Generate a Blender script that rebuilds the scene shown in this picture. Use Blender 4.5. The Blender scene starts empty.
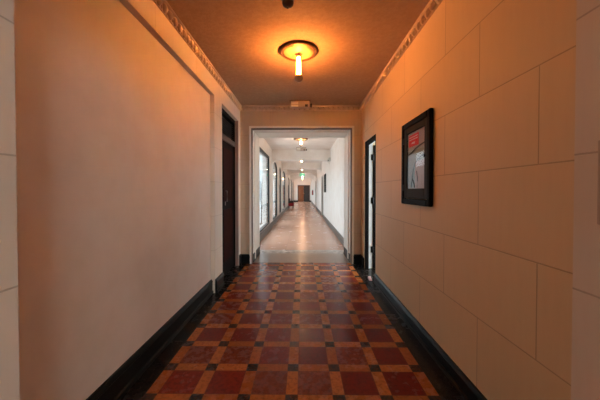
import bpy, bmesh, math, random
from mathutils import Vector, Matrix
random.seed(7)
C = bpy.context.scene.collection
PI = math.pi

# ------------------------------------------------------------------ mesh helpers
class MB:
    def __init__(s): s.v = []; s.f = []; s.m = []; s.sm = []
    def add(s, vs, fs, mi=0, smooth=False):
        o = len(s.v); s.v += [tuple(p) for p in vs]
        for f in fs: s.f.append(tuple(i + o for i in f)); s.m.append(mi); s.sm.append(smooth)
        return s
    def box(s, x0, x1, y0, y1, z0, z1, mi=0):
        vs = [(x, y, z) for z in (z0, z1) for y in (y0, y1) for x in (x0, x1)]
        return s.add(vs, [(0,2,3,1),(4,5,7,6),(0,1,5,4),(2,6,7,3),(0,4,6,2),(1,3,7,5)], mi)
    def lathe(s, prof, c=(0,0,0), n=32, axis='z', mi=0, smooth=True):
        # prof: list of (radius, height)
        vs = []; k = len(prof)
        for r, h in prof:
            for i in range(n):
                a = 2*PI*i/n; p = (r*math.cos(a), r*math.sin(a), h)
                if axis == 'x': p = (p[2], p[0], p[1])
                if axis == 'y': p = (p[0], p[2], p[1])
                vs.append((c[0]+p[0], c[1]+p[1], c[2]+p[2]))
        fs = []
        for j in range(k-1):
            for i in range(n):
                fs.append((j*n+i, j*n+(i+1)%n, (j+1)*n+(i+1)%n, (j+1)*n+i))
        fs.append(tuple(range(n-1,-1,-1))); fs.append(tuple((k-1)*n+i for i in range(n)))
        return s.add(vs, fs, mi, smooth)
    def tube(s, pts, r, n=10, mi=0):
        pts = [Vector(p) for p in pts]; vs = []; k = len(pts)
        for j, p in enumerate(pts):
            d = (pts[min(j+1,k-1)] - pts[max(j-1,0)]).normalized()
            u = d.cross(Vector((0,0,1)))
            if u.length < 1e-3: u = d.cross(Vector((0,1,0)))
            u.normalize(); w = d.cross(u)
            rr = r[j] if isinstance(r, (list, tuple)) else r
            for i in range(n):
                a = 2*PI*i/n; vs.append(p + (u*math.cos(a) + w*math.sin(a))*rr)
        fs = [(j*n+i, j*n+(i+1)%n, (j+1)*n+(i+1)%n, (j+1)*n+i) for j in range(k-1) for i in range(n)]
        fs.append(tuple(range(n-1,-1,-1))); fs.append(tuple((k-1)*n+i for i in range(n)))
        return s.add(vs, fs, mi, True)
    def prism(s, prof, a, b, axis, mi=0):
        # prof polygon in the two other axes, extruded from a to b along axis
        n = len(prof); vs = []
        for t in (a, b):
            for p, q in prof:
                vs.append({'x': (t,p,q), 'y': (p,t,q), 'z': (p,q,t)}[axis])
        fs = [tuple(range(n)), tuple(range(2*n-1, n-1, -1))] + [(i, i+n, (i+1)%n+n, (i+1)%n) for i in range(n)]
        return s.add(vs, fs, mi)
    def egg(s, c, r, seg=8, mi=0):
        n = seg; k = 5; vs = []; fs = []
        for j in range(k):
            t = PI*(j+.5)/k
            for i in range(n):
                a = 2*PI*i/n
                vs.append((c[0]+r[0]*math.sin(t)*math.cos(a), c[1]+r[1]*math.sin(t)*math.sin(a), c[2]+r[2]*math.cos(t)))
        for j in range(k-1):
            for i in range(n): fs.append((j*n+i, (j+1)*n+i, (j+1)*n+(i+1)%n, j*n+(i+1)%n))
        fs.append(tuple(range(n))); fs.append(tuple((k-1)*n+i for i in range(n-1,-1,-1)))
        return s.add(vs, fs, mi, True)
    def build(s, name, mats, parent=None, bevel=0, loc=None):
        me = bpy.data.meshes.new(name); me.from_pydata(s.v, [], s.f)
        for m in (mats if isinstance(mats, (list, tuple)) else [mats]): me.materials.append(m)
        me.polygons.foreach_set('material_index', s.m); me.polygons.foreach_set('use_smooth', s.sm)
        bm = bmesh.new(); bm.from_mesh(me); bmesh.ops.recalc_face_normals(bm, faces=bm.faces); bm.to_mesh(me); bm.free()
        o = bpy.data.objects.new(name, me); C.objects.link(o)
        if parent: o.parent = parent
        if loc: o.location = loc
        if bevel:
            b = o.modifiers.new('bevel', 'BEVEL'); b.width = bevel; b.segments = 2; b.limit_method = 'ANGLE'
        return o

def tag(o, label, cat, group=None, kind=None):
    o['label'] = label; o['category'] = cat
    if group: o['group'] = group
    if kind: o['kind'] = kind
    return o
def empty(name, loc, rz=0):
    o = bpy.data.objects.new(name, None); C.objects.link(o); o.location = loc; o.rotation_euler = (0,0,rz)
    o.empty_display_size = .1
    return o
def struct(o, label, cat): return tag(o, label, cat, kind='structure')
def copy_tree(o, parent=None):
    c = o.copy(); C.objects.link(c)
    if parent: c.parent = parent
    for ch in list(o.children): copy_tree(ch, c)
    return c

# ------------------------------------------------------------------ materials
class NT:
    def __init__(s, name):
        s.mat = bpy.data.materials.new(name); s.mat.use_nodes = True
        s.t = s.mat.node_tree; s.n = s.t.nodes; s.l = s.t.links
        s.b = s.n['Principled BSDF']
    def new(s, typ, **k):
        n = s.n.new(typ)
        for a, v in k.items(): setattr(n, a, v)
        return n
    def put(s, sock, v):
        if isinstance(v, bpy.types.NodeSocket): s.l.new(v, sock)
        else: sock.default_value = v
    def m(s, op, a, b=0., c=0.):
        n = s.new('ShaderNodeMath', operation=op)
        s.put(n.inputs[0], a); s.put(n.inputs[1], b)
        if op in ('MULTIPLY_ADD', 'SMOOTH_MIN', 'COMPARE', 'WRAP'): s.put(n.inputs[2], c)
        return n.outputs[0]
    def mix(s, f, a, b, blend='MIX'):
        n = s.new('ShaderNodeMix', data_type='RGBA', blend_type=blend)
        s.put(n.inputs[0], f); s.put(n.inputs[6], a); s.put(n.inputs[7], b)
        return n.outputs[2]
    def step(s, x, lo, hi, a=0., b=1.):
        n = s.new('ShaderNodeMapRange', interpolation_type='SMOOTHSTEP')
        s.put(n.inputs[0], x); s.put(n.inputs[1], lo); s.put(n.inputs[2], hi); s.put(n.inputs[3], a); s.put(n.inputs[4], b)
        return n.outputs[0]
    def coords(s):
        tc = s.new('ShaderNodeTexCoord'); sp = s.new('ShaderNodeSeparateXYZ')
        s.l.new(tc.outputs['Object'], sp.inputs[0]); s.co = tc.outputs['Object']
        return sp.outputs
    def noise(s, scale, detail=3, rough=.5, vec=None):
        n = s.new('ShaderNodeTexNoise'); n.inputs['Scale'].default_value = scale
        n.inputs['Detail'].default_value = detail; n.inputs['Roughness'].default_value = rough
        s.l.new(vec if vec is not None else s.co, n.inputs['Vector']); return n.outputs['Fac']
    def white(s, a, b):
        cb = s.new('ShaderNodeCombineXYZ'); s.put(cb.inputs[0], a); s.put(cb.inputs[1], b)
        w = s.new('ShaderNodeTexWhiteNoise', noise_dimensions='3D'); s.l.new(cb.outputs[0], w.inputs['Vector'])
        return w.outputs['Value']
    def bump(s, h, strength=.3, dist=.01):
        n = s.new('ShaderNodeBump'); n.inputs['Strength'].default_value = strength; n.inputs['Distance'].default_value = dist
        s.l.new(h, n.inputs['Height']); s.l.new(n.outputs[0], s.b.inputs['Normal'])
    def col(s, v): s.put(s.b.inputs['Base Color'], v)
    def rough(s, v): s.put(s.b.inputs['Roughness'], v)

def rgba(c): return (c[0], c[1], c[2], 1.)
def plain(name, c, rough=.6, metal=0., var=.06, scale=14, bump=0., spec=.5):
    n = NT(name); n.b.inputs['Specular IOR Level'].default_value = spec; n.coords(); f = n.noise(scale)
    n.col(n.mix(f, rgba([x*(1-var) for x in c]), rgba([min(1, x*(1+var)) for x in c])))
    n.rough(rough); n.b.inputs['Metallic'].default_value = metal
    if bump: n.bump(f, bump, .004)
    return n.mat
def emit(name, c, st):
    n = NT(name); n.coords(); f = n.noise(20, 1)
    n.col((.05,.05,.05,1)); n.b.inputs['Emission Color'].default_value = rgba(c)
    n.put(n.b.inputs['Emission Strength'], n.step(f, 0., 1., st*.97, st*1.03))
    return n.mat

STONE = (.81, .65, .41)
def stone(name, ax, base=STONE, off=1.19, line=.62, per=.78):
    n = NT(name); o = n.coords(); u_ = o[ax]; z = o[2]
    v = n.m('DIVIDE', n.m('SUBTRACT', z, .109), .436); row = n.m('FLOOR', v); fv = n.m('FRACT', v)
    par = n.m('MODULO', n.m('ADD', row, 20.), 2.)
    u = n.m('DIVIDE', n.m('SUBTRACT', n.m('SUBTRACT', u_, off), n.m('MULTIPLY', n.m('SUBTRACT', 1., par), .40)), per)
    fu = n.m('FRACT', n.m('ADD', u, 40.)); ci = n.m('FLOOR', u)
    du = n.m('MULTIPLY', n.m('MINIMUM', fu, n.m('SUBTRACT', 1., fu)), per)
    dv = n.m('MULTIPLY', n.m('MINIMUM', fv, n.m('SUBTRACT', 1., fv)), .436)
    d = n.m('MINIMUM', du, dv)
    mask = n.step(d, .0015, .0045, 1., 0.)
    w = n.white(row, ci)
    mp = n.new('ShaderNodeMapping'); n.l.new(n.co, mp.inputs[0]); mp.inputs['Scale'].default_value = (1,1,.12)
    g = n.noise(26, 5, .6, mp.outputs[0]); big = n.noise(2.2, 3)
    c = n.mix(w, rgba([x*.955 for x in base]), rgba(base))
    c = n.mix(n.step(g, .3, .75, 0., .16), c, rgba([base[0]*.8, base[1]*.74, base[2]*.68]))
    c = n.mix(n.step(big, .3, .8, 0., .12), c, rgba([base[0]*.86, base[1]*.8, base[2]*.74]))
    c = n.mix(n.m('MULTIPLY', mask, line), c, rgba([base[0]*.45, base[1]*.4, base[2]*.36]))
    n.col(c); n.rough(.62)
    n.bump(n.m('SUBTRACT', n.m('MULTIPLY', g, .08), mask), .35, .004)
    return n.mat

def tile_floor():
    n = NT('glazed quarry tile'); o = n.coords()
    P = .3; S = .078
    a = n.m('ADD', n.m('DIVIDE', n.m('SUBTRACT', o[0], -.071 - S/2), P), 40.)
    b = n.m('ADD', n.m('DIVIDE', n.m('SUBTRACT', o[1], 1.645 - S/2), P), 40.)
    fa = n.m('MULTIPLY', n.m('FRACT', a), P); fb = n.m('MULTIPLY', n.m('FRACT', b), P)
    ia = n.m('FLOOR', a); ib = n.m('FLOOR', b)
    sa = n.m('LESS_THAN', fa, S); sb = n.m('LESS_THAN', fb, S)
    both = n.m('MULTIPLY', sa, sb); either = n.m('MAXIMUM', sa, sb)
    kind = n.m('ADD', sa, n.m('MULTIPLY', sb, 2.))
    w = n.white(n.m('ADD', ia, n.m('MULTIPLY', kind, 77.)), ib)
    w2 = n.white(ib, n.m('ADD', ia, n.m('MULTIPLY', kind, 31.)))
    spot = n.noise(38, 5, .65); blot = n.noise(7, 4, .6)
    red = n.mix(w, (.145,.012,.008,1), (.240,.028,.015,1))
    red = n.mix(n.step(w2, .72, .95, 0., .75), red, (.22,.055,.022,1))
    org = n.mix(w, (.34,.095,.024,1), (.56,.185,.046,1))
    blk = n.mix(w, (.012,.011,.011,1), (.032,.027,.024,1))
    c = n.mix(either, red, org); c = n.mix(both, c, blk)
    c = n.mix(n.step(spot, .42, .72, 0., .7), c, n.mix(either, (.055,.010,.008,1), (.19,.05,.014,1)))
    c = n.mix(n.step(blot, .5, .85, 0., .25), c, (.20,.05,.025,1))
    # grout
    def edge(f): return n.m('MINIMUM', n.m('MINIMUM', f, n.m('SUBTRACT', P, f)), n.m('ABSOLUTE', n.m('SUBTRACT', f, S)))
    g = n.step(n.m('MINIMUM', edge(fa), edge(fb)), .0008, .003, 1., 0.)
    c = n.mix(n.m('MULTIPLY', g, .7), c, (.11,.05,.028,1))
    # black stone borders along both walls
    inside = n.m('MULTIPLY', n.m('GREATER_THAN', o[0], -.071 - 3*P - S/2), n.m('LESS_THAN', o[0], -.071 + 3*P + S/2))
    inside = n.m('MULTIPLY', inside, n.m('LESS_THAN', o[1], 4.80))
    bord = n.mix(n.step(spot, .4, .8), (.012,.010,.009,1), (.034,.026,.02,1))
    c = n.mix(inside, bord, c)
    n.col(c)
    r = n.m('ADD', n.step(n.noise(16, 4, .6), .3, .7, .12, .24), n.m('MULTIPLY', w2, .10))
    n.rough(r)
    n.b.inputs['Specular IOR Level'].default_value = .19
    hgt = n.m('ADD', n.m('MULTIPLY', g, -.6), n.m('ADD', n.m('MULTIPLY', blot, .5), n.m('ADD', n.m('MULTIPLY', w, .35), n.m('MULTIPLY', spot, .25))))
    n.bump(hgt, .22, .003)
    return n.mat

def terrazzo():
    n = NT('pink terrazzo'); o = n.coords()
    P = .61
    a = n.m('ADD', n.m('DIVIDE', n.m('SUBTRACT', o[0], -.07), P), 40.5); b = n.m('ADD', n.m('DIVIDE', n.m('SUBTRACT', o[1], 5.9), P), 40.)
    fa = n.m('MULTIPLY', n.m('FRACT', a), P); fb = n.m('MULTIPLY', n.m('FRACT', b), P)
    w = n.white(n.m('FLOOR', a), n.m('FLOOR', b))
    e = n.m('MINIMUM', n.m('MINIMUM', fa, n.m('SUBTRACT', P, fa)), n.m('MINIMUM', fb, n.m('SUBTRACT', P, fb)))
    chip = n.noise(120, 2, .6); blot = n.noise(3.2, 4, .6)
    c = n.mix(w, (.43,.225,.145,1), (.53,.305,.21,1))
    c = n.mix(n.step(chip, .45, .7, 0., .5), c, (.61,.40,.30,1))
    c = n.mix(n.step(blot, .4, .8, 0., .45), c, (.35,.18,.115,1))
    c = n.mix(n.step(e, .002, .006, .6, 0.), c, (.22,.15,.12,1))
    # grey marble strip just past the doorway
    s = n.m('LESS_THAN', o[1], 5.86)
    mv = n.noise(9, 5, .7)
    c = n.mix(s, c, n.mix(n.step(mv, .35, .65), (.24,.21,.18,1), (.62,.52,.44,1)))
    n.b.inputs['Specular IOR Level'].default_value = .30
    n.col(c); n.rough(n.step(blot, .2, .8, .16, .30)); n.bump(blot, .12, .003)
    return n.mat

def ceiling_mat():
    n = NT('knockdown plaster ceiling'); n.coords()
    v1 = n.noise(22, 6, .65); v2 = n.noise(60, 3, .6); big = n.noise(3.5, 4, .6)
    c = n.mix(n.step(v1, .35, .68), (.48,.335,.215,1), (.54,.385,.25,1))
    c = n.mix(n.step(big, .4, .75, 0., .3), c, (.41,.275,.17,1))
    n.col(c); n.rough(.8)
    n.bump(n.m('ADD', n.m('MULTIPLY', n.step(v1, .40, .62), 1.), n.m('MULTIPLY', v2, .4)), .24, .006)
    return n.mat
def plaster(name, c, bump=.08):
    n = NT(name); n.coords(); f = n.noise(3, 4, .6); g = n.noise(70, 3)
    n.col(n.mix(n.step(f, .3, .75), rgba(c), rgba([c[0]*.93, c[1]*.90, c[2]*.87]))); n.rough(.55); n.bump(g, bump, .003)
    return n.mat
def glass(name, tint=(.96,.99,1.), ior=1.3):
    m = bpy.data.materials.new(name); m.use_nodes = True; t = m.node_tree; t.nodes.clear()
    out = t.nodes.new('ShaderNodeOutputMaterial'); mx = t.nodes.new('ShaderNodeMixShader')
    tr = t.nodes.new('ShaderNodeBsdfTransparent'); gl = t.nodes.new('ShaderNodeBsdfGlossy'); fr = t.nodes.new('ShaderNodeFresnel')
    ge = t.nodes.new('ShaderNodeNewGeometry'); mr = t.nodes.new('ShaderNodeMapRange')
    mr.inputs[3].default_value = ior; mr.inputs[4].default_value = 1/ior   # same reflectance on both faces of the sheet
    t.links.new(ge.outputs['Backfacing'], mr.inputs[0]); t.links.new(mr.outputs[0], fr.inputs['IOR'])
    gl.inputs['Roughness'].default_value = .01; tr.inputs['Color'].default_value = rgba(tint)
    t.links.new(fr.outputs[0], mx.inputs[0]); t.links.new(tr.outputs[0], mx.inputs[1]); t.links.new(gl.outputs[0], mx.inputs[2])
    t.links.new(mx.outputs[0], out.inputs['Surface']); return m

M = dict(
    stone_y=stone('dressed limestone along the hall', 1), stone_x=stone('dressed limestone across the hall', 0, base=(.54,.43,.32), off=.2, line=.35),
    stone_p=stone('dressed limestone of the piers', 1, base=(.80,.715,.62), off=-.9, line=.55, per=4.),
    stone_l=stone('limestone band of the plain side', 1, base=(.79,.70,.60), off=1.24, line=.35),
    panel=plaster('smooth painted plaster', (.78,.70,.625)), white=plaster('white corridor plaster', (.86,.83,.79)),
    corr_ceil=plaster('white corridor ceiling', (.89,.82,.76)), ceil=ceiling_mat(), tile=tile_floor(), terrazzo=terrazzo(),
    cornice=plaster('cornice plaster', (.68,.55,.42)),
    slab=plain('beige stone threshold', (.25,.165,.11), .28, 0, .18, 9, .05),
    black=plain('black glazed baseboard', (.006,.007,.007), .38, 0, .3, 9, .04, .16),
    greybase=plain('grey marble baseboard', (.075,.066,.058), .4, 0, .25, 5),
    dark=plain('dark painted wood', (.008,.007,.0065), .65, 0, .2, 20, 0, .05), louvre=plain('dark louvre paint', (.028,.026,.024), .5, 0, .2, 20, 0, .3), rail=plain('worn transom rail', (.085,.070,.060), .6), door_red=plain('oxblood door panel', (.022,.0045,.004), .65, 0, .25, 6, 0, .05),
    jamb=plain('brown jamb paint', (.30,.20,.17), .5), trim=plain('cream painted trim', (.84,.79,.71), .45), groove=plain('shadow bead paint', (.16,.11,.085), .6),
    brass=plain('aged brass', (.62,.40,.17), .32, 1., .12, 30), plate=plain('gilded plate', (.50,.29,.13), .5, .15, .10, 30), bronze=plain('dark bronze rim', (.20,.11,.05), .4, .8, .2, 30),
    bulb=emit('glowing bulb glass', (1., .30, .055), 590), bulb_warm=emit('amber bulb glass', (1., .42, .15), 800), bulb_pale=emit('paler bulb glass', (1., .54, .28), 350), cap=plain('grey lamp finial', (.62,.52,.42), .4, 0),
    steel=plain('dull steel', (.16,.14,.13), .4, .8), frame=plain('black lacquered frame', (.0055,.005,.005), .5, 0, .2, 12, 0, .04),
    mat_grey=plain('grey inner frame', (.030,.032,.029), .55, 0, .1, 14, 0, .04), red=plain('red sign', (.70,.010,.014), .6, 0, .06, 14, 0, .03), signwhite=plain('sign white', (.72,.45,.42), .6),
    paper=plain('pale picture ground', (.27,.30,.27), .6, 0, .2, 6), ink=plain('dark ink', (.025,.022,.02), .6), pinkish=plain('pale pink picture tone', (.40,.30,.28), .6),
    glass=glass('clear window glass'), thin_glass=glass('low glare picture glass', (.97,.98,.97), 1.12), winframe=plain('dark green grey window frame', (.011,.016,.018), .45, 0, .1, 14, 0, .3),
    plastic=plain('cream plastic', (.52,.42,.35), .5), plastic_dark=plain('brown lens', (.05,.03,.02), .3),
    greydoor=plain('grey painted door', (.42,.40,.37), .45), wood=plain('oak door with painted lamplight', (.20,.06,.016), .4, 0, .5, 3), darkwood=plain('dark far door', (.026,.020,.018), .45, 0, .2, 8),
    exitgreen=emit('green exit sign face', (.06,.75,.42), 1.2), exitbody=plain('exit sign housing', (.6,.6,.56), .5), exitletter=plain('exit sign letters', (.85,.95,.88), .5),
    redfab=plain('dark red upholstery', (.36,.022,.03), .8, 0, .2, 40), redmetal=plain('red enamel', (.36,.05,.04), .5),
    paving=plain('pale paving', (.50,.51,.5), .8, 0, .06, .5), court=plain('pale courtyard render', (.44,.475,.49), .8, 0, .02, .4),
    reveal=plain('cool white jamb', (.80,.84,.86), .4), blackiron=plain('black iron', (.015,.015,.016), .4, .5),
)

# ------------------------------------------------------------------ dimensions (metres; camera at the origin, looking along +y)
XL, XR = -1.115, 1.04           # hall side walls
XREC = -1.17                    # plain recessed panel on the left
YN, YE, YT = .88, 4.75, 5.56    # near piers, end wall, far face of the thick end wall
H = 2.81
CL, CR = -1.12, .99             # corridor beyond
YF = 32.0

# ---- floors
m = MB(); m.box(-2.9, 2.9, -4.2, 4.80, -.12, 0); struct(m.build('floor', M['tile']), 'red and orange tiled hall floor with black squares and black borders', 'floor')
m = MB(); m.box(-1.4, 1.3, YT-.04, YF+.3, -.12, 0); struct(m.build('floor_corridor', M['terrazzo']), 'shiny pinkish stone floor of the bright corridor beyond the doorway', 'floor')
m = MB(); m.box(-1.2, 1.15, 4.80, YT-.04, -.12, .004); struct(m.build('trim_threshold', M['slab']), 'plain beige stone threshold in the end doorway', 'threshold')
# ---- ceilings
m = MB(); m.box(-2.9, 2.9, -4.2, 5.2, H, H+.15); struct(m.build('ceiling', M['ceil']), 'rough textured plaster ceiling of the near hall', 'ceiling')
m = MB(); m.box(-1.5, 1.4, 5.2, YF+.3, H, H+.15); struct(m.build('ceiling_corridor', M['corr_ceil']), 'smooth white ceiling of the far corridor', 'ceiling')

# ---- left hall wall
m = MB()
m.box(-1.42, XL, YN, YE, 2.51, H); m.box(-1.42, XL, 3.364, 3.68, 0, 2.51); m.box(-1.42, XL, 4.62, YE, 0, 2.51)
m.box(-1.42, XREC, YN, 3.364, 0, 2.51, 1)
struct(m.build('wall_left', [M['stone_l'], M['panel']]), 'plain left hall wall with one large recessed plaster panel', 'wall')
# ---- right hall wall
m = MB(); m.box(XR, 1.34, YN, 3.815, 0, H); m.box(XR, 1.34, 4.495, YE, 0, H); m.box(XR, 1.34, 3.815, 4.495, 2.12, H)
struct(m.build('wall_right', M['stone_y']), 'right hall wall of large pale stone blocks', 'wall')
# ---- near piers and lobby behind the camera
m = MB(); m.box(-2.9, -.955, -.25, YN, 0, H); struct(m.build('wall_pier_left', M['stone_p']), 'stone pier at the extreme left edge', 'wall')
m = MB(); m.box(.885, 2.9, -.25, YN, 0, H); struct(m.build('wall_pier_right', M['stone_p']), 'stone pier at the extreme right edge', 'wall')
m = MB(); m.box(-.955, .885, .45, .75, 2.06, H); struct(m.build('wall_lintel', M['stone_x']), 'lintel over the near opening', 'wall')
m = MB()
m.box(-3.1, -2.9, -4.2, -.25, 0, H); m.box(2.9, 3.1, -4.2, -.25, 0, H)
m.box(-2.9, .2, -4.2, -4.0, 0, H); m.box(2.6, 2.9, -4.2, -4.0, 0, H); m.box(.2, 2.6, -4.2, -4.0, 2.6, H); m.box(.2, 2.6, -4.2, -4.0, 0, .9)
struct(m.build('wall_back', M['white']), 'lobby walls behind the viewpoint', 'wall')

# ---- end wall: thick, with an open doorway
OL, OR_, OT = -.913, .868, 2.41
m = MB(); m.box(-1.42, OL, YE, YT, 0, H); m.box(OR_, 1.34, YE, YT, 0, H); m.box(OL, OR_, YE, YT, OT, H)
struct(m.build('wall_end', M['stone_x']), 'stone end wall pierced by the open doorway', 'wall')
m = MB()
w = .040
m.box(OL-w, OL-.004, YE-.022, YE, 0, OT+w); m.box(OR_+.004, OR_+w, YE-.022, YE, 0, OT+w); m.box(OL-.004, OR_+.004, YE-.022, YE, OT+.004, OT+w)
tr1 = m.build('trim_doorway', M['trim'], bevel=.005)
struct(tr1, 'cream moulded casing around the end doorway', 'trim')
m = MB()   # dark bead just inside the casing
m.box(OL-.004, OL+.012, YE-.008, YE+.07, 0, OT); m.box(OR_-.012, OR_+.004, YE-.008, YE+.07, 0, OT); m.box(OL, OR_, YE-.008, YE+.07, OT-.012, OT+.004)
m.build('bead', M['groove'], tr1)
m = MB()   # stop inside the reveal
for (y0, y1, t) in ((4.98, 5.06, .022), (5.44, 5.56, .012)):
    m.box(OL, OL+t, y0, y1, 0, OT); m.box(OR_-t, OR_, y0, y1, 0, OT); m.box(OL, OR_, y0, y1, OT-t, OT)
m.build('door_stop', M['trim'], tr1, bevel=.005)
m = MB()   # lining
m.box(OL, OL+.006, YE+.07, 5.50, 0, OT); m.box(OR_-.006, OR_, YE+.07, 5.50, 0, OT); m.box(OL, OR_, YE+.07, 5.44, OT-.006, OT)
m.build('lining', M['trim'], tr1)

# ---- cornice with a carved leaf row
def cornice(name, axis, a, b, at, sgn, label):
    """axis 'y': runs along y at x=at, projecting sgn; axis 'x': along x at y=at"""
    m = MB()
    pr = [(0,2.715),(.010,2.718),(.014,2.728),(.014,2.785),(.030,2.797),(.034,H),(0,H)]
    if axis == 'y': m.prism([(at+sgn*p, q) for p, q in pr], a, b, 'y')
    else: m.prism([(at+sgn*p, q) for p, q in pr], a, b, 'x')
    k = int((b-a)/.086)
    for i in range(k):
        t = a + (i+.5)*(b-a)/k
        c = (at+sgn*.018, t, 2.752) if axis == 'y' else (t, at+sgn*.018, 2.752)
        r = (.024, .031, .036) if axis == 'y' else (.031, .024, .036)
        m.egg(c, r)
        c2 = (at+sgn*.014, t+.043, 2.745) if axis == 'y' else (t+.043, at+sgn*.014, 2.745)
        r2 = (.012, .007, .026) if axis == 'y' else (.007, .012, .026)
        m.egg(c2, r2, 6)
    return struct(m.build(name, M['cornice']), label, 'cornice')
cornice('trim_left', 'y', YN, YE, XL, 1, 'carved cornice along the top of the left wall')
cornice('trim_right', 'y', YN, YE, XR, -1, 'carved cornice along the top of the right block wall')
cornice('trim_end', 'x', XL+.035, XR-.035, YE, -1, 'carved cornice above the end doorway')

# ---- baseboards (black) of the hall
def bb_y(m, x, s, y0, y1, h, t=.022):
    m.prism([(x,0),(x+s*(t+.012),0),(x+s*(t+.012),h*.16),(x+s*t,h*.2),(x+s*t,h*.78),(x+s*(t+.006),h*.82),(x+s*t*.6,h),(x,h)], y0, y1, 'y')
def bb_x(m, y, s, x0, x1, h, t=.022):
    m.prism([(y,0),(y+s*(t+.012),0),(y+s*(t+.012),h*.16),(y+s*t,h*.2),(y+s*t,h*.78),(y+s*(t+.006),h*.82),(y+s*t*.6,h),(y,h)], x0, x1, 'x')
m = MB(); bb_y(m, XREC, 1, YN, 3.364, .175); bb_y(m, XL, 1, 3.364, 3.66, .175); bb_y(m, XL, 1, 4.64, YE, .175)
struct(m.build('baseboard_left', M['black']), 'black baseboard under the plain left wall', 'baseboard')
m = MB(); bb_y(m, XR, -1, YN, 3.80, .125); bb_y(m, XR, -1, 4.515, YE, .165)
struct(m.build('baseboard_right', M['black']), 'black baseboard under the right block wall', 'baseboard')
m = MB(); bb_x(m, YE, -1, XL, OL-.031, .17); bb_x(m, YE, -1, OR_+.031, XR, .17)
for s, x in ((1, OL+.006), (-1, OR_-.006)): bb_y(m, x, s, YE+.075, YT, .15, .008)
struct(m.build('baseboard_end', M['black']), 'black baseboard blocks either side of the end doorway', 'baseboard')

# ---- left door with louvred transom
d1 = struct(empty('door_1', (XL, 4.15, 0)), 'tall dark door with louvred transom on the left wall', 'door')
def L(m, name, mat, par, org, bevel=0):   # mesh given in world metres, parented under an unrotated empty at org
    m.v = [(p[0]-org[0], p[1]-org[1], p[2]-org[2]) for p in m.v]
    return m.build(name, mat, par, bevel)
o1 = (XL, 4.15, 0)
m = MB(); m.box(-1.36, -1.170, 3.68, 3.735, 0, 2.51); m.box(-1.36, -1.170, 4.58, 4.62, 0, 2.51); m.box(-1.36, -1.170, 3.68, 4.62, 2.44, 2.51)
L(m, 'door_frame', M['dark'], d1, o1, .004)
m = MB(); m.box(-1.24, -1.162, 3.735, 4.58, 2.055, 2.135); L(m, 'transom_rail', M['rail'], d1, o1, .004)
m = MB(); m.box(-1.17, XL-.002, 4.604, 4.62, 0, 2.51); L(m, 'jamb_lining', M['jamb'], d1, o1)
m = MB(); m.box(-1.225, -1.185, 3.737, 4.578, .008, 2.058); leaf = L(m, 'door_leaf', M['dark'], d1, o1, .004)
leafo = o1
def sub(m, name, mat, par, org, bevel=0): return L(m, name, mat, par, org, bevel)
m = MB(); m.box(-1.188, -1.180, 3.97, 4.46, .22, 1.02); m.box(-1.188, -1.180, 3.97, 4.46, 1.14, 1.95)
sub(m, 'door_panel', M['door_red'], leaf, o1, .003)
m = MB(); m.tube([(-1.185,4.06,1.14),(-1.155,4.06,1.14),(-1.155,4.06,1.30),(-1.185,4.06,1.30)], .008); m.box(-1.187,-1.181,4.045,4.075,1.08,1.36)
sub(m, 'door_handle', M['steel'], leaf, o1)
m = MB()
m.box(-1.235, -1.225, 3.735, 4.58, 2.13, 2.44)
for i in range(9):
    z = 2.14 + i*.033
    m.prism([(-1.222, z+.024), (-1.216, z+.028), (-1.190, z+.006), (-1.196, z+.002)], 3.737, 4.578, 'y')
L(m, 'transom_louvre', M['louvre'], d1, o1)

# ---- right door, standing open into a bright side room
d2 = struct(empty('door_2', (XR, 4.15, 0)), 'dark framed door standing open on the right wall', 'door'); o2 = (XR, 4.15, 0)
m = MB(); m.box(XR+.004, 1.100, 4.445, 4.495, 0, 2.12); m.box(XR+.004, 1.100, 3.815, 3.865, 0, 2.12); m.box(XR+.004, 1.100, 3.865, 4.445, 2.06, 2.12)
L(m, 'door_frame', M['dark'], d2, o2, .004)
m = MB(); m.box(1.100, 1.165, 4.465, 4.495, 0, 2.12); m.box(1.100, 1.165, 3.815, 3.845, 0, 2.12); m.box(1.100, 1.165, 3.845, 4.465, 2.09, 2.12)
L(m, 'jamb_lining', M['reveal'], d2, o2, .003)
m = MB(); m.box(1.172, 1.76, 4.44, 4.482, .01, 2.06); lf = L(m, 'door_leaf', M['dark'], d2, o2, .003)
for z in (.32, 1.14, 1.86):
    m = MB(); m.lathe([(.011,-.055),(.013,-.05),(.013,.05),(.011,.055)], (1.168, 4.446, z), 12); m.box(1.135, 1.168, 4.458, 4.466, z-.05, z+.05)
    sub(m, 'hinge', M['blackiron'], lf, o2)
m = MB(); m.lathe([(.012,0),(.012,.035),(.028,.045),(.028,.07),(.012,.08)], (1.70, 4.440, 1.0), 16, 'y'); m.v = [(p[0], 4.440-(p[1]-4.440), p[2]) for p in m.v]
sub(m, 'door_knob', M['brass'], lf, o2)
m = MB(); m.box(1.34, 3.2, 1.3, 1.4, 0, H); m.box(3.2, 3.3, 1.3, 1.6, 0, H); m.box(3.2, 3.3, 1.6, 6.6, 0, .35); m.box(3.2, 3.3, 1.6, 6.6, 2.55, H); m.box(3.2,3.3,6.6,6.9,0,H); m.box(1.34, 3.2, 6.8, 6.9, 0, H); m.box(1.34, 1.40, YT, 6.8, 0, H)
struct(m.build('wall_side_room', M['white']), 'white walls of the side room behind the open right door', 'wall')
m = MB(); m.box(2.9, 3.3, 1.3, 6.9, H, H+.15); m.box(1.40, 2.9, 5.2, 6.9, H, H+.15); struct(m.build('ceiling_side_room', M['corr_ceil']), 'white ceiling of the side room', 'ceiling')
m = MB(); m.box(2.9, 3.3, 1.3, 4.8, -.12, 0); m.box(1.34, 3.3, 4.8, 6.9, -.12, 0); struct(m.build('floor_side_room', M['slab']), 'stone floor of the side room', 'floor')

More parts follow.
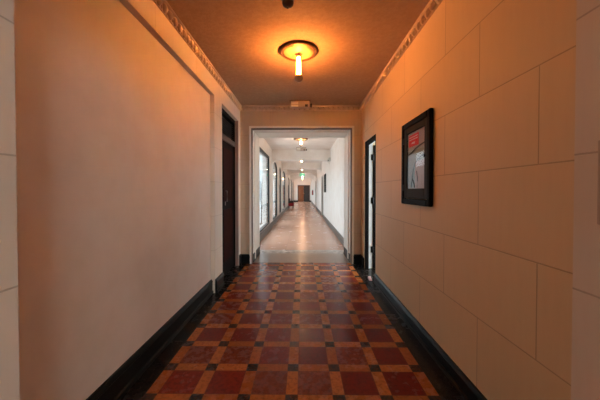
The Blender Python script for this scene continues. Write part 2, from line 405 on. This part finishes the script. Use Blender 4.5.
# ---- corridor walls
wins = [(6.1, 9.02, 2.46, 0), (9.95, 11.75, 2.30, 1), (12.75, 13.75, 2.30, 1), (14.75, 17.1, 2.28, 1), (20.3, 22.6, 2.2, 1), (24.6, 27.6, 2.2, 1), (29.1, 31.6, 2.2, 1)]  # the last window is added to brighten the dim far end
SILL = .19
def arch_pts(y0, y1, zs, rise, n=12):
    out = []
    for i in range(n+1):
        t = i/n; y = y0 + (y1-y0)*t
        out.append((y, zs + rise*math.sqrt(max(0, 1-(2*t-1)**2))))
    return out
m = MB()
prev = YT
for (y0, y1, top, arch) in wins:
    m.box(CL-.25, CL, prev, y0, 0, H)
    m.box(CL-.25, CL, y0, y1, 0, SILL)
    if not arch: m.box(CL-.25, CL, y0, y1, top, H)
    else:
        pts = arch_pts(y0, y1, top-.02, .20)
        for (a, za), (b, zb) in zip(pts[:-1], pts[1:]):
            m.prism([(a, za), (b, zb), (b, H), (a, H)], CL-.25, CL, 'x')
    prev = y1
m.box(CL-.25, CL, prev, YF, 0, H)
struct(m.build('wall_corridor_left', M['white']), 'white corridor wall with tall windows on the left', 'wall')
m = MB(); gd = [(12.9, 14.3), (19.9, 21.2)]
prev = YT
for (y0, y1) in gd:
    m.box(CR, CR+.25, prev, y0, 0, H); m.box(CR, CR+.25, y0, y1, 2.08, H); prev = y1
m.box(CR, CR+.25, prev, YF, 0, H)
struct(m.build('wall_corridor_right', M['white']), 'bright blank white corridor wall on the right', 'wall')
m = MB(); m.box(-1.4, 1.3, YF, YF+.2, 0, H); struct(m.build('wall_far', M['white']), 'far end wall of the corridor around the dark doors', 'wall')

for i, (y0, y1, top, arch) in enumerate(wins):
    nm = ['first wide rectangular shop window on the left of the corridor', 'second corridor window, with arched head, past the first cross beam', 'third corridor window, a narrow arched one', 'fourth corridor window, arched, before the first corridor arch', 'fifth corridor window, beyond the red seat', 'sixth corridor window, between the middle and last arches', 'added last window that brightens the corridor near the far doors'][i]
    w_ = struct(empty('window_%d' % (i+1), (CL, (y0+y1)/2, SILL)), nm, 'window'); og = (CL, (y0+y1)/2, SILL)
    m = MB(); f = .075
    xa, xb = CL-.10, CL-.012
    m.box(xa, xb, y0, y0+f, SILL, top); m.box(xa, xb, y1-f, y1, SILL, top); m.box(xa, xb, y0+f, y1-f, SILL, SILL+.05)
    if not arch: m.box(xa, xb, y0+f, y1-f, top-f, top)
    else:
        pts = arch_pts(y0, y1, top-.02, .20); inn = arch_pts(y0+f, y1-f, top-.04, .16)
        for j in range(len(pts)-1):
            m.prism([pts[j], pts[j+1], inn[j+1], inn[j]], xa, xb, 'x')
    L(m, 'window_frame', M['winframe'], w_, og)
    m = MB()
    if not arch: m.box(CL-.040, CL-.034, y0+f*.8, y1-f*.8, SILL+.04, top-f*.8)
    else:
        inn = arch_pts(y0+f*.8, y1-f*.8, top-.05, .17)
        m.prism([(y1-f*.8, SILL+.04), (y0+f*.8, SILL+.04)] + inn, CL-.040, CL-.034, 'x')
    L(m, 'pane', M['glass'], w_, og)

# corridor baseboards
m = MB()
bb_y(m, CL, 1, YT, YF, .185, .02)
struct(m.build('baseboard_corridor_left', M['greybase']), 'grey stone baseboard below the corridor windows', 'baseboard')
m = MB()
prev = YT
for (y0, y1) in gd: bb_y(m, CR, -1, prev, y0, .17, .02); prev = y1
bb_y(m, CR, -1, prev, YF, .17, .02)
struct(m.build('baseboard_corridor_right', M['greybase']), 'grey stone baseboard under the blank corridor wall', 'baseboard')
m = MB(); bb_x(m, YF, -1, CL, -.62, .17); bb_x(m, YF, -1, .84, CR, .17)
struct(m.build('baseboard_far', M['black']), 'black baseboard either side of the far doors', 'baseboard')

# corridor beams: two straight ones with rounded corners, then arches
def haunched(y0, y1, zb, r, name, label):
    m = MB(); n = 8
    m.box(CL, CR, y0, y1, zb, H)
    for s, x in ((1, CL), (-1, CR)):
        pts = [(x, zb), (x, zb - r)]
        for i in range(n+1):
            a = PI/2*i/n
            pts.append((x + s*(r - r*math.cos(a)), zb - r + r*math.sin(a)))
        m.prism(pts, y0, y1, 'y')
    return struct(m.build(name, M['white']), label, 'beam')
haunched(9.70, 10.0, 2.43, .20, 'trim_beam_near', 'first plain cross beam of the corridor')
haunched(14.1, 14.5, 2.46, .22, 'trim_beam_second', 'second cross beam of the corridor')
def archbeam(y0, y1, zs, za, name, label):
    m = MB(); n = 18; cx = (CL+CR)/2; hw = (CR-CL)/2
    pts = [(CL + (CR-CL)*i/n, zs + (za-zs)*math.sqrt(max(0,1-((2*i/n)-1)**2))) for i in range(n+1)]
    for (a, za_), (b, zb_) in zip(pts[:-1], pts[1:]):
        m.prism([(a, za_), (b, zb_), (b, H), (a, H)], y0, y1, 'y')
    return struct(m.build(name, M['white']), label, 'arch')
archbeam(19.0, 19.5, 2.22, 2.66, 'trim_arch_near', 'nearest round arch across the corridor')
archbeam(23.6, 24.1, 2.22, 2.66, 'trim_arch_middle', 'middle round arch across the corridor')
archbeam(28.2, 28.7, 2.22, 2.66, 'trim_arch_far', 'last round arch before the far doors')

# grey corridor doors
for i, (y0, y1) in enumerate(gd):
    o = (CR, (y0+y1)/2, 0)
    d = struct(empty('door_%d' % (3+i), o), ['grey door recessed in the blank corridor wall, nearer one', 'grey door recessed in the blank corridor wall, farther one'][i], 'door')
    m = MB(); m.box(CR+.01, CR+.16, y0, y0+.05, 0, 2.08); m.box(CR+.01, CR+.16, y1-.05, y1, 0, 2.08); m.box(CR+.01, CR+.16, y0+.05, y1-.05, 2.03, 2.08)
    L(m, 'door_frame', M['greydoor'], d, o, .004)
    mid = (y0+y1)/2
    for (a, b) in ((y0+.05, mid-.002), (mid+.002, y1-.05)):
        m = MB(); m.box(CR+.11, CR+.15, a, b, .01, 2.03)
        for (za, zb) in ((.2, .95), (1.1, 1.9)): m.box(CR+.10, CR+.11, a+.12, b-.12, za, zb)
        lf = L(m, 'door_leaf', M['greydoor'], d, o, .003)
    m = MB(); m.lathe([(.012,0),(.012,.03),(.026,.04),(.026,.06),(.01,.068)], (CR+.11, mid-.07, 1.0), 14, 'x'); m.v = [(CR+.11-(p[0]-CR-.11), p[1], p[2]) for p in m.v]
    sub(m, 'door_knob', M['steel'], lf, o)

# far double door
of = (.11, YF, 0)
d = struct(empty('door_5', of), 'pair of dark wooden doors closing the far end of the corridor', 'door')
m = MB(); m.box(-.62, -.55, YF-.03, YF, 0, 2.0); m.box(.77, .84, YF-.03, YF, 0, 2.0); m.box(-.55, .77, YF-.03, YF, 1.93, 2.0)
L(m, 'door_frame', M['darkwood'], d, of, .005)
for (a, b, mt) in ((-.55, .108, 'wood'), (.112, .77, 'darkwood')):  # orange of the left leaf is lamplight put into its colour
    m = MB(); m.box(a, b, YF-.022, YF, .01, 1.93)
    for (za, zb) in ((.18, .85), (1.0, 1.8)): m.box(a+.1, b-.1, YF-.03, YF-.022, za, zb)
    lf = L(m, 'door_leaf', M[mt], d, of, .003)
    if mt == 'wood': lf['label'] = 'oak leaf with orange lamplight put into its colour'
    else: lf['label'] = 'dark grey brown leaf'
    m = MB(); m.egg((.06 if mt == 'wood' else .165, YF-.05, 1.0), (.03,.03,.03), 10); sub(m, 'door_knob', M['brass'], lf, of)

# ---- courtyard outside the corridor windows
m = MB(); m.box(-30, -1.40, -12, 60, -.30, -.05); struct(m.build('ground', M['paving']), 'pale paving outside the windows', 'ground')
m = MB(); m.box(-7.3, -7.0, -2, 38, -.05, 3.2); struct(m.build('wall_courtyard', M['court']), 'pale wall across the courtyard seen through the windows', 'wall')

m = MB(); m.box(-14, -1.45, 38, 38.4, -.05, 9); struct(m.build('wall_sky_screen', M['court']), 'added pale building face that hides the sky beyond the corridor windows', 'wall')  # put in to screen the bright sky seen through the windows

# ---- window behind the viewpoint
w_ = struct(empty('window_8', (1.4, -4.1, .9)), 'lobby window behind the viewpoint', 'window'); og = (1.4,-4.1,.9)
m = MB()
for x in (.2, 1.37, 2.54): m.box(x, x+.06, -4.14, -4.06, .9, 2.6)
for (xa, xb) in ((.26, 1.37), (1.43, 2.54)): m.box(xa, xb, -4.14, -4.06, .9, .96); m.box(xa, xb, -4.14, -4.06, 2.54, 2.6)
L(m, 'window_frame', M['winframe'], w_, og)
m = MB(); m.box(.24, 2.56, -4.104, -4.098, .94, 2.56); L(m, 'pane', M['glass'], w_, og)
w_ = struct(empty('window_9', (3.25, 4.1, .35)), 'window of the side room', 'window'); og = (3.25,4.1,.35)
m = MB()
for y in (1.6, 3.23, 4.9, 6.54): m.box(3.22, 3.28, y, y+.06, .35, 2.55)
m.box(3.22,3.28,1.66,6.54,.35,.41); m.box(3.22,3.28,1.66,6.54,2.49,2.55); L(m, 'window_frame', M['winframe'], w_, og)
m = MB(); m.box(3.247, 3.253, 1.63, 6.57, .38, 2.52); L(m, 'pane', M['glass'], w_, og)

# ------------------------------------------------------------------ ceiling lamps
lamp = empty('ceiling_lamp', (-.045, 2.90, H))
m = MB(); m.lathe([(.150,0),(.205,0),(.207,-.008),(.200,-.020),(.185,-.026),(.172,-.024),(.165,-.012),(.150,-.010)], n=56); m.build('canopy_rim', M['bronze'], lamp)
m = MB(); m.lathe([(.164,-.001),(.164,-.012),(.150,-.020),(.10,-.026),(.05,-.030),(.032,-.040),(.030,-.062),(.026,-.066)], n=56); m.build('canopy_plate', M['plate'], lamp)
m = MB(); m.lathe([(.012,-.062),(.015,-.080),(.018,-.10),(.019,-.20),(.018,-.245),(.014,-.262)], n=28); m.build('bulb', M['bulb'], lamp)
m = MB(); m.lathe([(.016,-.258),(.038,-.264),(.045,-.274),(.046,-.305),(.038,-.318),(.018,-.332),(.006,-.338)], n=28); m.build('finial', M['cap'], lamp)
m = MB()
for a in (0, 2*PI/3, 4*PI/3):
    m.tube([(.030*math.cos(a+.5), .030*math.sin(a+.5), -.055), (.033*math.cos(a+.5), .033*math.sin(a+.5), -.27)], .0022, 6)
m.build('cage_rod', M['brass'], lamp)
tag(lamp, 'round brass ceiling lamp with glowing bulb in the near hall', 'ceiling lamp', 'ceiling lamps down the hall')
names = ['brass ceiling lamp just past the end doorway, before the first beam', 'brass ceiling lamp between the two straight cross beams', 'brass ceiling lamp just before the nearest corridor arch and the exit sign', 'brass ceiling lamp between the nearest and middle corridor arches', 'brass ceiling lamp between the middle and last corridor arches', 'brass ceiling lamp over the far doors, beyond every arch']
for (y, nme) in zip((7.75, 12.4, 17.0, 21.8, 26.2, 30.4), names):
    c = copy_tree(lamp); c.location = (-.055, y, H); c['label'] = nme
    for ch_ in c.children:
        if ch_.name.startswith('bulb') and y < 30: ch_.material_slots[0].link = 'OBJECT'; ch_.material_slots[0].material = M['bulb_pale']
        elif ch_.name.startswith('bulb'): ch_.material_slots[0].link = 'OBJECT'; ch_.material_slots[0].material = M['bulb_warm']
        if ch_.name.startswith(('bulb', 'cage_rod')): ch_.scale = (.9, .9, .62)
        if ch_.name.startswith('finial'): ch_.location.z = .10; ch_.scale = (.8, .8, 1)

# ------------------------------------------------------------------ fittings
# emergency light box over the doorway, and the one on the first corridor beam
e = empty('emergency_light', (-.045, 4.50, H))
m = MB(); m.box(-.162, .162, -.03, .05, -.115, -.004); m.build('housing', M['plastic'], e, bevel=.008)
m = MB(); m.box(-.148, -.03, -.036, -.028, -.058, -.020); m.build('upper_panel', M['trim'], e, bevel=.002)
m = MB(); m.box(-.148, -.03, -.036, -.028, -.105, -.072); m.build('lower_panel', M['trim'], e, bevel=.002)
m = MB(); m.box(.082, .128, -.035, -.029, -.105, -.066); m.build('lens', M['plastic_dark'], e)
m = MB(); m.lathe([(.012,0),(.030,.01),(.034,.03),(.030,.045)], (.155, 0, -.075), 16, 'x'); m.build('lamp_head', M['plastic_dark'], e)
m = MB(); m.box(-.17, .17, -.035, .055, -.006, 0); m.build('mounting_plate', M['bronze'], e)
tag(e, 'cream emergency light box on the ceiling above the end doorway', 'emergency light', 'emergency light boxes')
c = copy_tree(e); c.location = (-.055, 9.30, H); c['label'] = 'pale emergency light box on the corridor ceiling before the first beam'
# ceiling detector
t = empty('smoke_detector', (-.117, 2.125, H))
m = MB(); m.lathe([(.052,0),(.052,-.010),(.046,-.014)], n=28); m.build('base_plate', M['plastic'], t)
m = MB(); m.lathe([(.045,-.012),(.046,-.030),(.040,-.046),(.024,-.056),(.010,-.058)], n=28); m.build('dome', M['plastic_dark'], t)
m = MB(); m.lathe([(.008,-.056),(.009,-.066),(.004,-.072)], (0,0,0), 12); m.build('tip', M['steel'], t)
tag(t, 'small dark domed detector on the textured ceiling near the top edge', 'smoke detector')
# wall cabinet on the right block wall
yc, z0, z1 = 2.435, 1.172, 1.962
cb = empty('wall_cabinet', (XR, yc, z0)); W = .305; Hh = z1-z0
m = MB()
m.box(-.036, 0, -W, -W+.055, 0, Hh); m.box(-.036, 0, W-.055, W, 0, Hh); m.box(-.036, 0, -W+.055, W-.055, 0, .055); m.box(-.036, 0, -W+.055, W-.055, Hh-.055, Hh)
m.build('outer_frame', M['frame'], cb, bevel=.012)
m = MB(); a, b = W-.058, W-.115
m.box(-.027, -.004, -a, -b, .058, Hh-.058); m.box(-.027, -.004, b, a, .058, Hh-.058); m.box(-.027, -.004, -b, b, .058, .15); m.box(-.027, -.004, -b, b, Hh-.115, Hh-.058)
dr = m.build('cabinet_door', M['mat_grey'], cb, bevel=.006)
m = MB(); m.box(-.020, -.017, -b-.004, b+.004, .146, Hh-.111); m.build('pane', M['thin_glass'], dr)
for z in (.16, .62):
    m = MB(); m.lathe([(.008,-.03),(.009,-.028),(.009,.028),(.008,.03)], (-.031, a+.001, z), 10); m.build('hinge', M['blackiron'], dr)
m = MB(); m.lathe([(.006,0),(.012,.008),(.012,.014),(.004,.018)], (-.027, -(a+b)/2, .42), 12, 'x'); m.v = [(-.027-(p[0]+.027), p[1], p[2]) for p in m.v]; m.build('latch', M['blackiron'], dr)
m = MB(); m.box(-.008, -.003, -b-.01, b+.01, .14, Hh-.10); bd = m.build('backing_picture', [M['paper']], cb)
m = MB()    # red notice with white lines of lettering, top of the glazed area
m.box(-.0115, -.0085, -.045, .168, .545, .655); rs = m.build('red_notice', M['red'], cb); rs['label'] = 'red notice with pale lettering'
m = MB()
rr = random.Random(3)
y = .150
while y > -.030:
    w_ = rr.choice((.007, .010, .013)); m.box(-.0128, -.0115, y-w_, y, .629, .636); y -= w_ + .004
y = .150
while y > -.030:
    w_ = rr.choice((.007, .010, .013)); m.box(-.0128, -.0115, y-w_, y, .607, .614); y -= w_ + .004
m.build('lettering', M['signwhite'], rs)
m = MB()
for k in range(4): m.box(-.0128, -.0115, .085-k*.018, .098-k*.018, .568, .584)
m.build('lettering', M['signwhite'], rs)
m = MB(); m.box(-.0084, -.0078, -b-.008, b+.008, .52, Hh-.103); m.build('painted_reflection', M['jamb'], bd)  # brown band painted on as the ceiling's reflection in the glass
m = MB(); m.box(-.0105, -.0085, -.175, .02, .15, .40); m.build('picture_patch', M['pinkish'], bd)
m = MB()
def stroke(pts, r): m.tube([(-.0095, p, q) for p, q in pts], r, 6)
stroke([(.18,.475),(.10,.49),(.02,.515),(-.06,.53),(-.17,.545)], [.005,.007,.008,.006,.004])
stroke([(.11,.16),(.08,.26),(.06,.33),(.02,.385),(-.06,.42),(-.15,.45)], [.006,.007,.006,.005,.004,.003])
stroke([(-.02,.16),(-.03,.24),(-.01,.31)], [.006,.006,.004]); stroke([(.09,.25),(.05,.20),(.03,.16)], [.004,.006,.007])
m.build('branch_drawing', M['ink'], bd)
tag(cb, 'black framed glazed wall cabinet with red notice on the block wall', 'wall cabinet')
# switch plate on the right pier
s_ = empty('switch_plate', (.885, .745, 1.20))
m = MB(); m.box(-.014, 0, -.055, .055, 0, .25); m.build('plate', M['plastic'], s_, bevel=.004)
m = MB(); m.box(-.022, -.014, -.012, .012, .10, .15); m.build('toggle', M['plastic'], s_, bevel=.002)
tag(s_, 'pale switch plate on the stone pier at the right edge', 'switch plate')
# door stop on floor near the right door
ds = empty('door_wedge', (XR-.055, 3.90, 0))
m = MB(); m.prism([(-.05,0),(.05,0),(.05,.035),(-.05,.006)], -.02, .02, 'x'); m.build('wedge', M['signwhite'], ds)
tag(ds, 'small pale wedge on the floor by the open right door', 'door wedge')
# exit sign hanging in the corridor
x_ = empty('exit_sign', (-.045, 18.3, 2.30))
m = MB(); m.box(-.18, .18, -.02, .02, 0, .22); m.build('housing', M['exitbody'], x_, bevel=.006)
m = MB(); m.box(-.165, .165, -.0235, -.0205, .015, .205); fc = m.build('sign_face', M['exitgreen'], x_)
def letters(m):
    zt, zb = .165, .055; t = .018; y0, y1 = -.0265, -.0238
    x = -.125; w_ = .05
    m.box(x, x+t, y0, y1, zb, zt)                     # E
    for z in (zb, (zb+zt)/2-t/2, zt-t): m.box(x+t, x+w_, y0, y1, z, z+t)
    x = -.055                                         # X
    for sg in (1, -1):
        xa, xb = (x, x+w_) if sg > 0 else (x+w_, x)
        m.prism([(xa-.010, zb), (xa+.010, zb), (xb+.010, zt), (xb-.010, zt)], y0, y1, 'y')
    x = .022; m.box(x, x+t, y0, y1, zb, zt)           # I
    x = .060; m.box(x, x+.064, y0, y1, zt-t, zt); m.box(x+.023, x+.023+t, y0, y1, zb, zt-t)   # T
m = MB(); letters(m); m.build('lettering', M['exitletter'], fc)
for hx in (-.12, .12):
    m = MB(); m.tube([(hx,0,.22),(hx,0,H-2.30)], .008); m.build('hanger', M['exitbody'], x_)
tag(x_, 'green lit exit sign hanging before the nearest corridor arch', 'exit sign')
# framed picture on the corridor wall
p_ = empty('framed_picture', (CR, 11.75, 1.24))
m = MB(); m.box(-.03, 0, -.42, -.36, 0, .80); m.box(-.03, 0, .36, .42, 0, .80); m.box(-.03, 0, -.36, .36, 0, .06); m.box(-.03, 0, -.36, .36, .74, .80); m.build('frame', M['frame'], p_, bevel=.005)
m = MB(); m.box(-.012, -.004, -.365, .365, .055, .745); m.build('picture', M['mat_grey'], p_)
tag(p_, 'dark framed picture hanging on the blank white corridor wall', 'framed picture')
# small wall box beside the first beam
b_ = empty('wall_box', (CR, 9.56, 2.36))
m = MB(); m.box(-.07, 0, -.09, .09, 0, .13); m.build('case', M['exitbody'], b_, bevel=.01)
m = MB(); m.lathe([(.016,0),(.034,.02),(.034,.03)], (-.055, -.02, .03), 14, 'x'); m.v = [(-.07-(p[0]+.055), p[1], p[2]) for p in m.v]; m.build('lens', M['steel'], b_)
tag(b_, 'small pale box high on the right wall by the first beam', 'wall box')
# red seat against the corridor's left wall
ch = empty('armchair', (-.88, 20.2, 0))
m = MB(); m.box(-.20, .20, -.23, .23, .16, .46); m.build('seat', M['redfab'], ch, bevel=.03)
m = MB(); m.box(-.20, -.08, -.26, .26, .38, .74); m.build('backrest', M['darkwood'], ch, bevel=.02)
for s in (-1, 1):
    m = MB(); m.box(-.20, .16, s*.26-.03, s*.26+.03, .40, .56); m.build('armrest', M['darkwood'], ch, bevel=.015)
    for x in (-.17, .13):
        m = MB(); m.tube([(x, s*.22, .21), (x*1.05, s*.23, 0)], [.022, .016], 8); m.build('leg', M['darkwood'], ch)
tag(ch, 'small dark armchair with red seat against the left corridor wall', 'armchair')
# extinguisher on far right wall
fx = empty('fire_extinguisher', (CR-.075, 24.9, .92))
m = MB(); m.lathe([(.06,0),(.068,.01),(.068,.36),(.05,.42),(.02,.45)], n=20); m.build('cylinder', M['redmetal'], fx)
m = MB(); m.lathe([(.02,.45),(.02,.48)], n=12); m.box(-.015,.015,-.07,.03,.48,.50); m.build('valve', M['blackiron'], fx)
m = MB(); m.tube([(0,-.03,.47),(0,-.09,.42),(0,-.085,.25)], .01, 8); m.build('hose', M['blackiron'], fx)
m = MB(); m.box(.060, .0765, -.05, .05, .05, .44); m.build('bracket', M['steel'], fx)
tag(fx, 'small red extinguisher far down on the right corridor wall', 'fire extinguisher')
# black iron stand seen through the first window
ir = empty('iron_lamp_post', (-1.665, 10.7, -.05))
m = MB(); m.lathe([(.10,0),(.10,.03),(.04,.06),(.02,.12)], n=18); m.build('base', M['blackiron'], ir)
m = MB(); m.tube([(0,0,.1),(0,0,1.1),(.02,0,1.6),(.10,0,1.95),(.22,0,2.05),(.30,0,1.95)], [.022,.02,.018,.016,.014,.012], 10); m.build('pole', M['blackiron'], ir)
m = MB(); m.lathe([(.02,.0),(.07,-.03),(.085,-.12),(.06,-.2),(.02,-.22)], (.30,0,1.95), 16); m.build('lantern', M['blackiron'], ir)
m = MB(); m.tube([(0,0,.95),(.04,0,.85),(.05,0,.7),(.0,0,.62)], .03, 8); m.build('scroll', M['blackiron'], ir)
tag(ir, 'thin black curved iron post seen through the first corridor window', 'lamp post')

# ------------------------------------------------------------------ daylight
wd = bpy.data.worlds.new('overcast sky'); bpy.context.scene.world = wd; wd.use_nodes = True
bg = wd.node_tree.nodes['Background']; bg.inputs[0].default_value = (.84, .93, 1., 1); bg.inputs[1].default_value = 6.2
def portal(loc, rot, sx, sy):
    l = bpy.data.lights.new('window_portal', 'AREA'); l.shape = 'RECTANGLE'; l.size = sx; l.size_y = sy; l.cycles.is_portal = True
    o = bpy.data.objects.new('window_portal', l); C.objects.link(o); o.location = loc; o.rotation_euler = rot
for (y0, y1, top, arch) in wins:
    portal((CL-.27, (y0+y1)/2, (SILL+top+.2*arch)/2), (0, -PI/2, 0), top+.2*arch-SILL, y1-y0)
def daylight(loc, rot, sx, sy, w, col):
    l = bpy.data.lights.new('window_daylight', 'AREA'); l.shape = 'RECTANGLE'; l.size = sx; l.size_y = sy; l.energy = w; l.color = col
    o = bpy.data.objects.new('window_daylight', l); C.objects.link(o); o.location = loc; o.rotation_euler = rot
daylight((1.4, -4.22, 1.75), (PI/2, 0, 0), 2.4, 1.7, 85, (1., .88, .74))
daylight((3.38, 4.1, 1.45), (0, PI/2, 0), 2.2, 5.0, 135, (.88, .95, 1.))

# ------------------------------------------------------------------ camera
cam = bpy.data.cameras.new('camera'); co = bpy.data.objects.new('camera', cam); C.objects.link(co)
cam.sensor_width = 36; cam.lens = 16.0; cam.clip_start = .02
co.location = (0, 0, 1.3)
co.rotation_euler = (PI/2 - math.radians(.8), 0, math.atan(2.8/266.7)); cam.shift_y = -5.3/600
sc = bpy.context.scene; sc.camera = co
sc.view_settings.view_transform = 'Standard'; sc.view_settings.look = 'None'; sc.view_settings.gamma = 1
sc.view_settings.exposure = 0.0
sc.cycles.max_bounces = 10; sc.cycles.diffuse_bounces = 6; sc.cycles.sample_clamp_indirect = 6
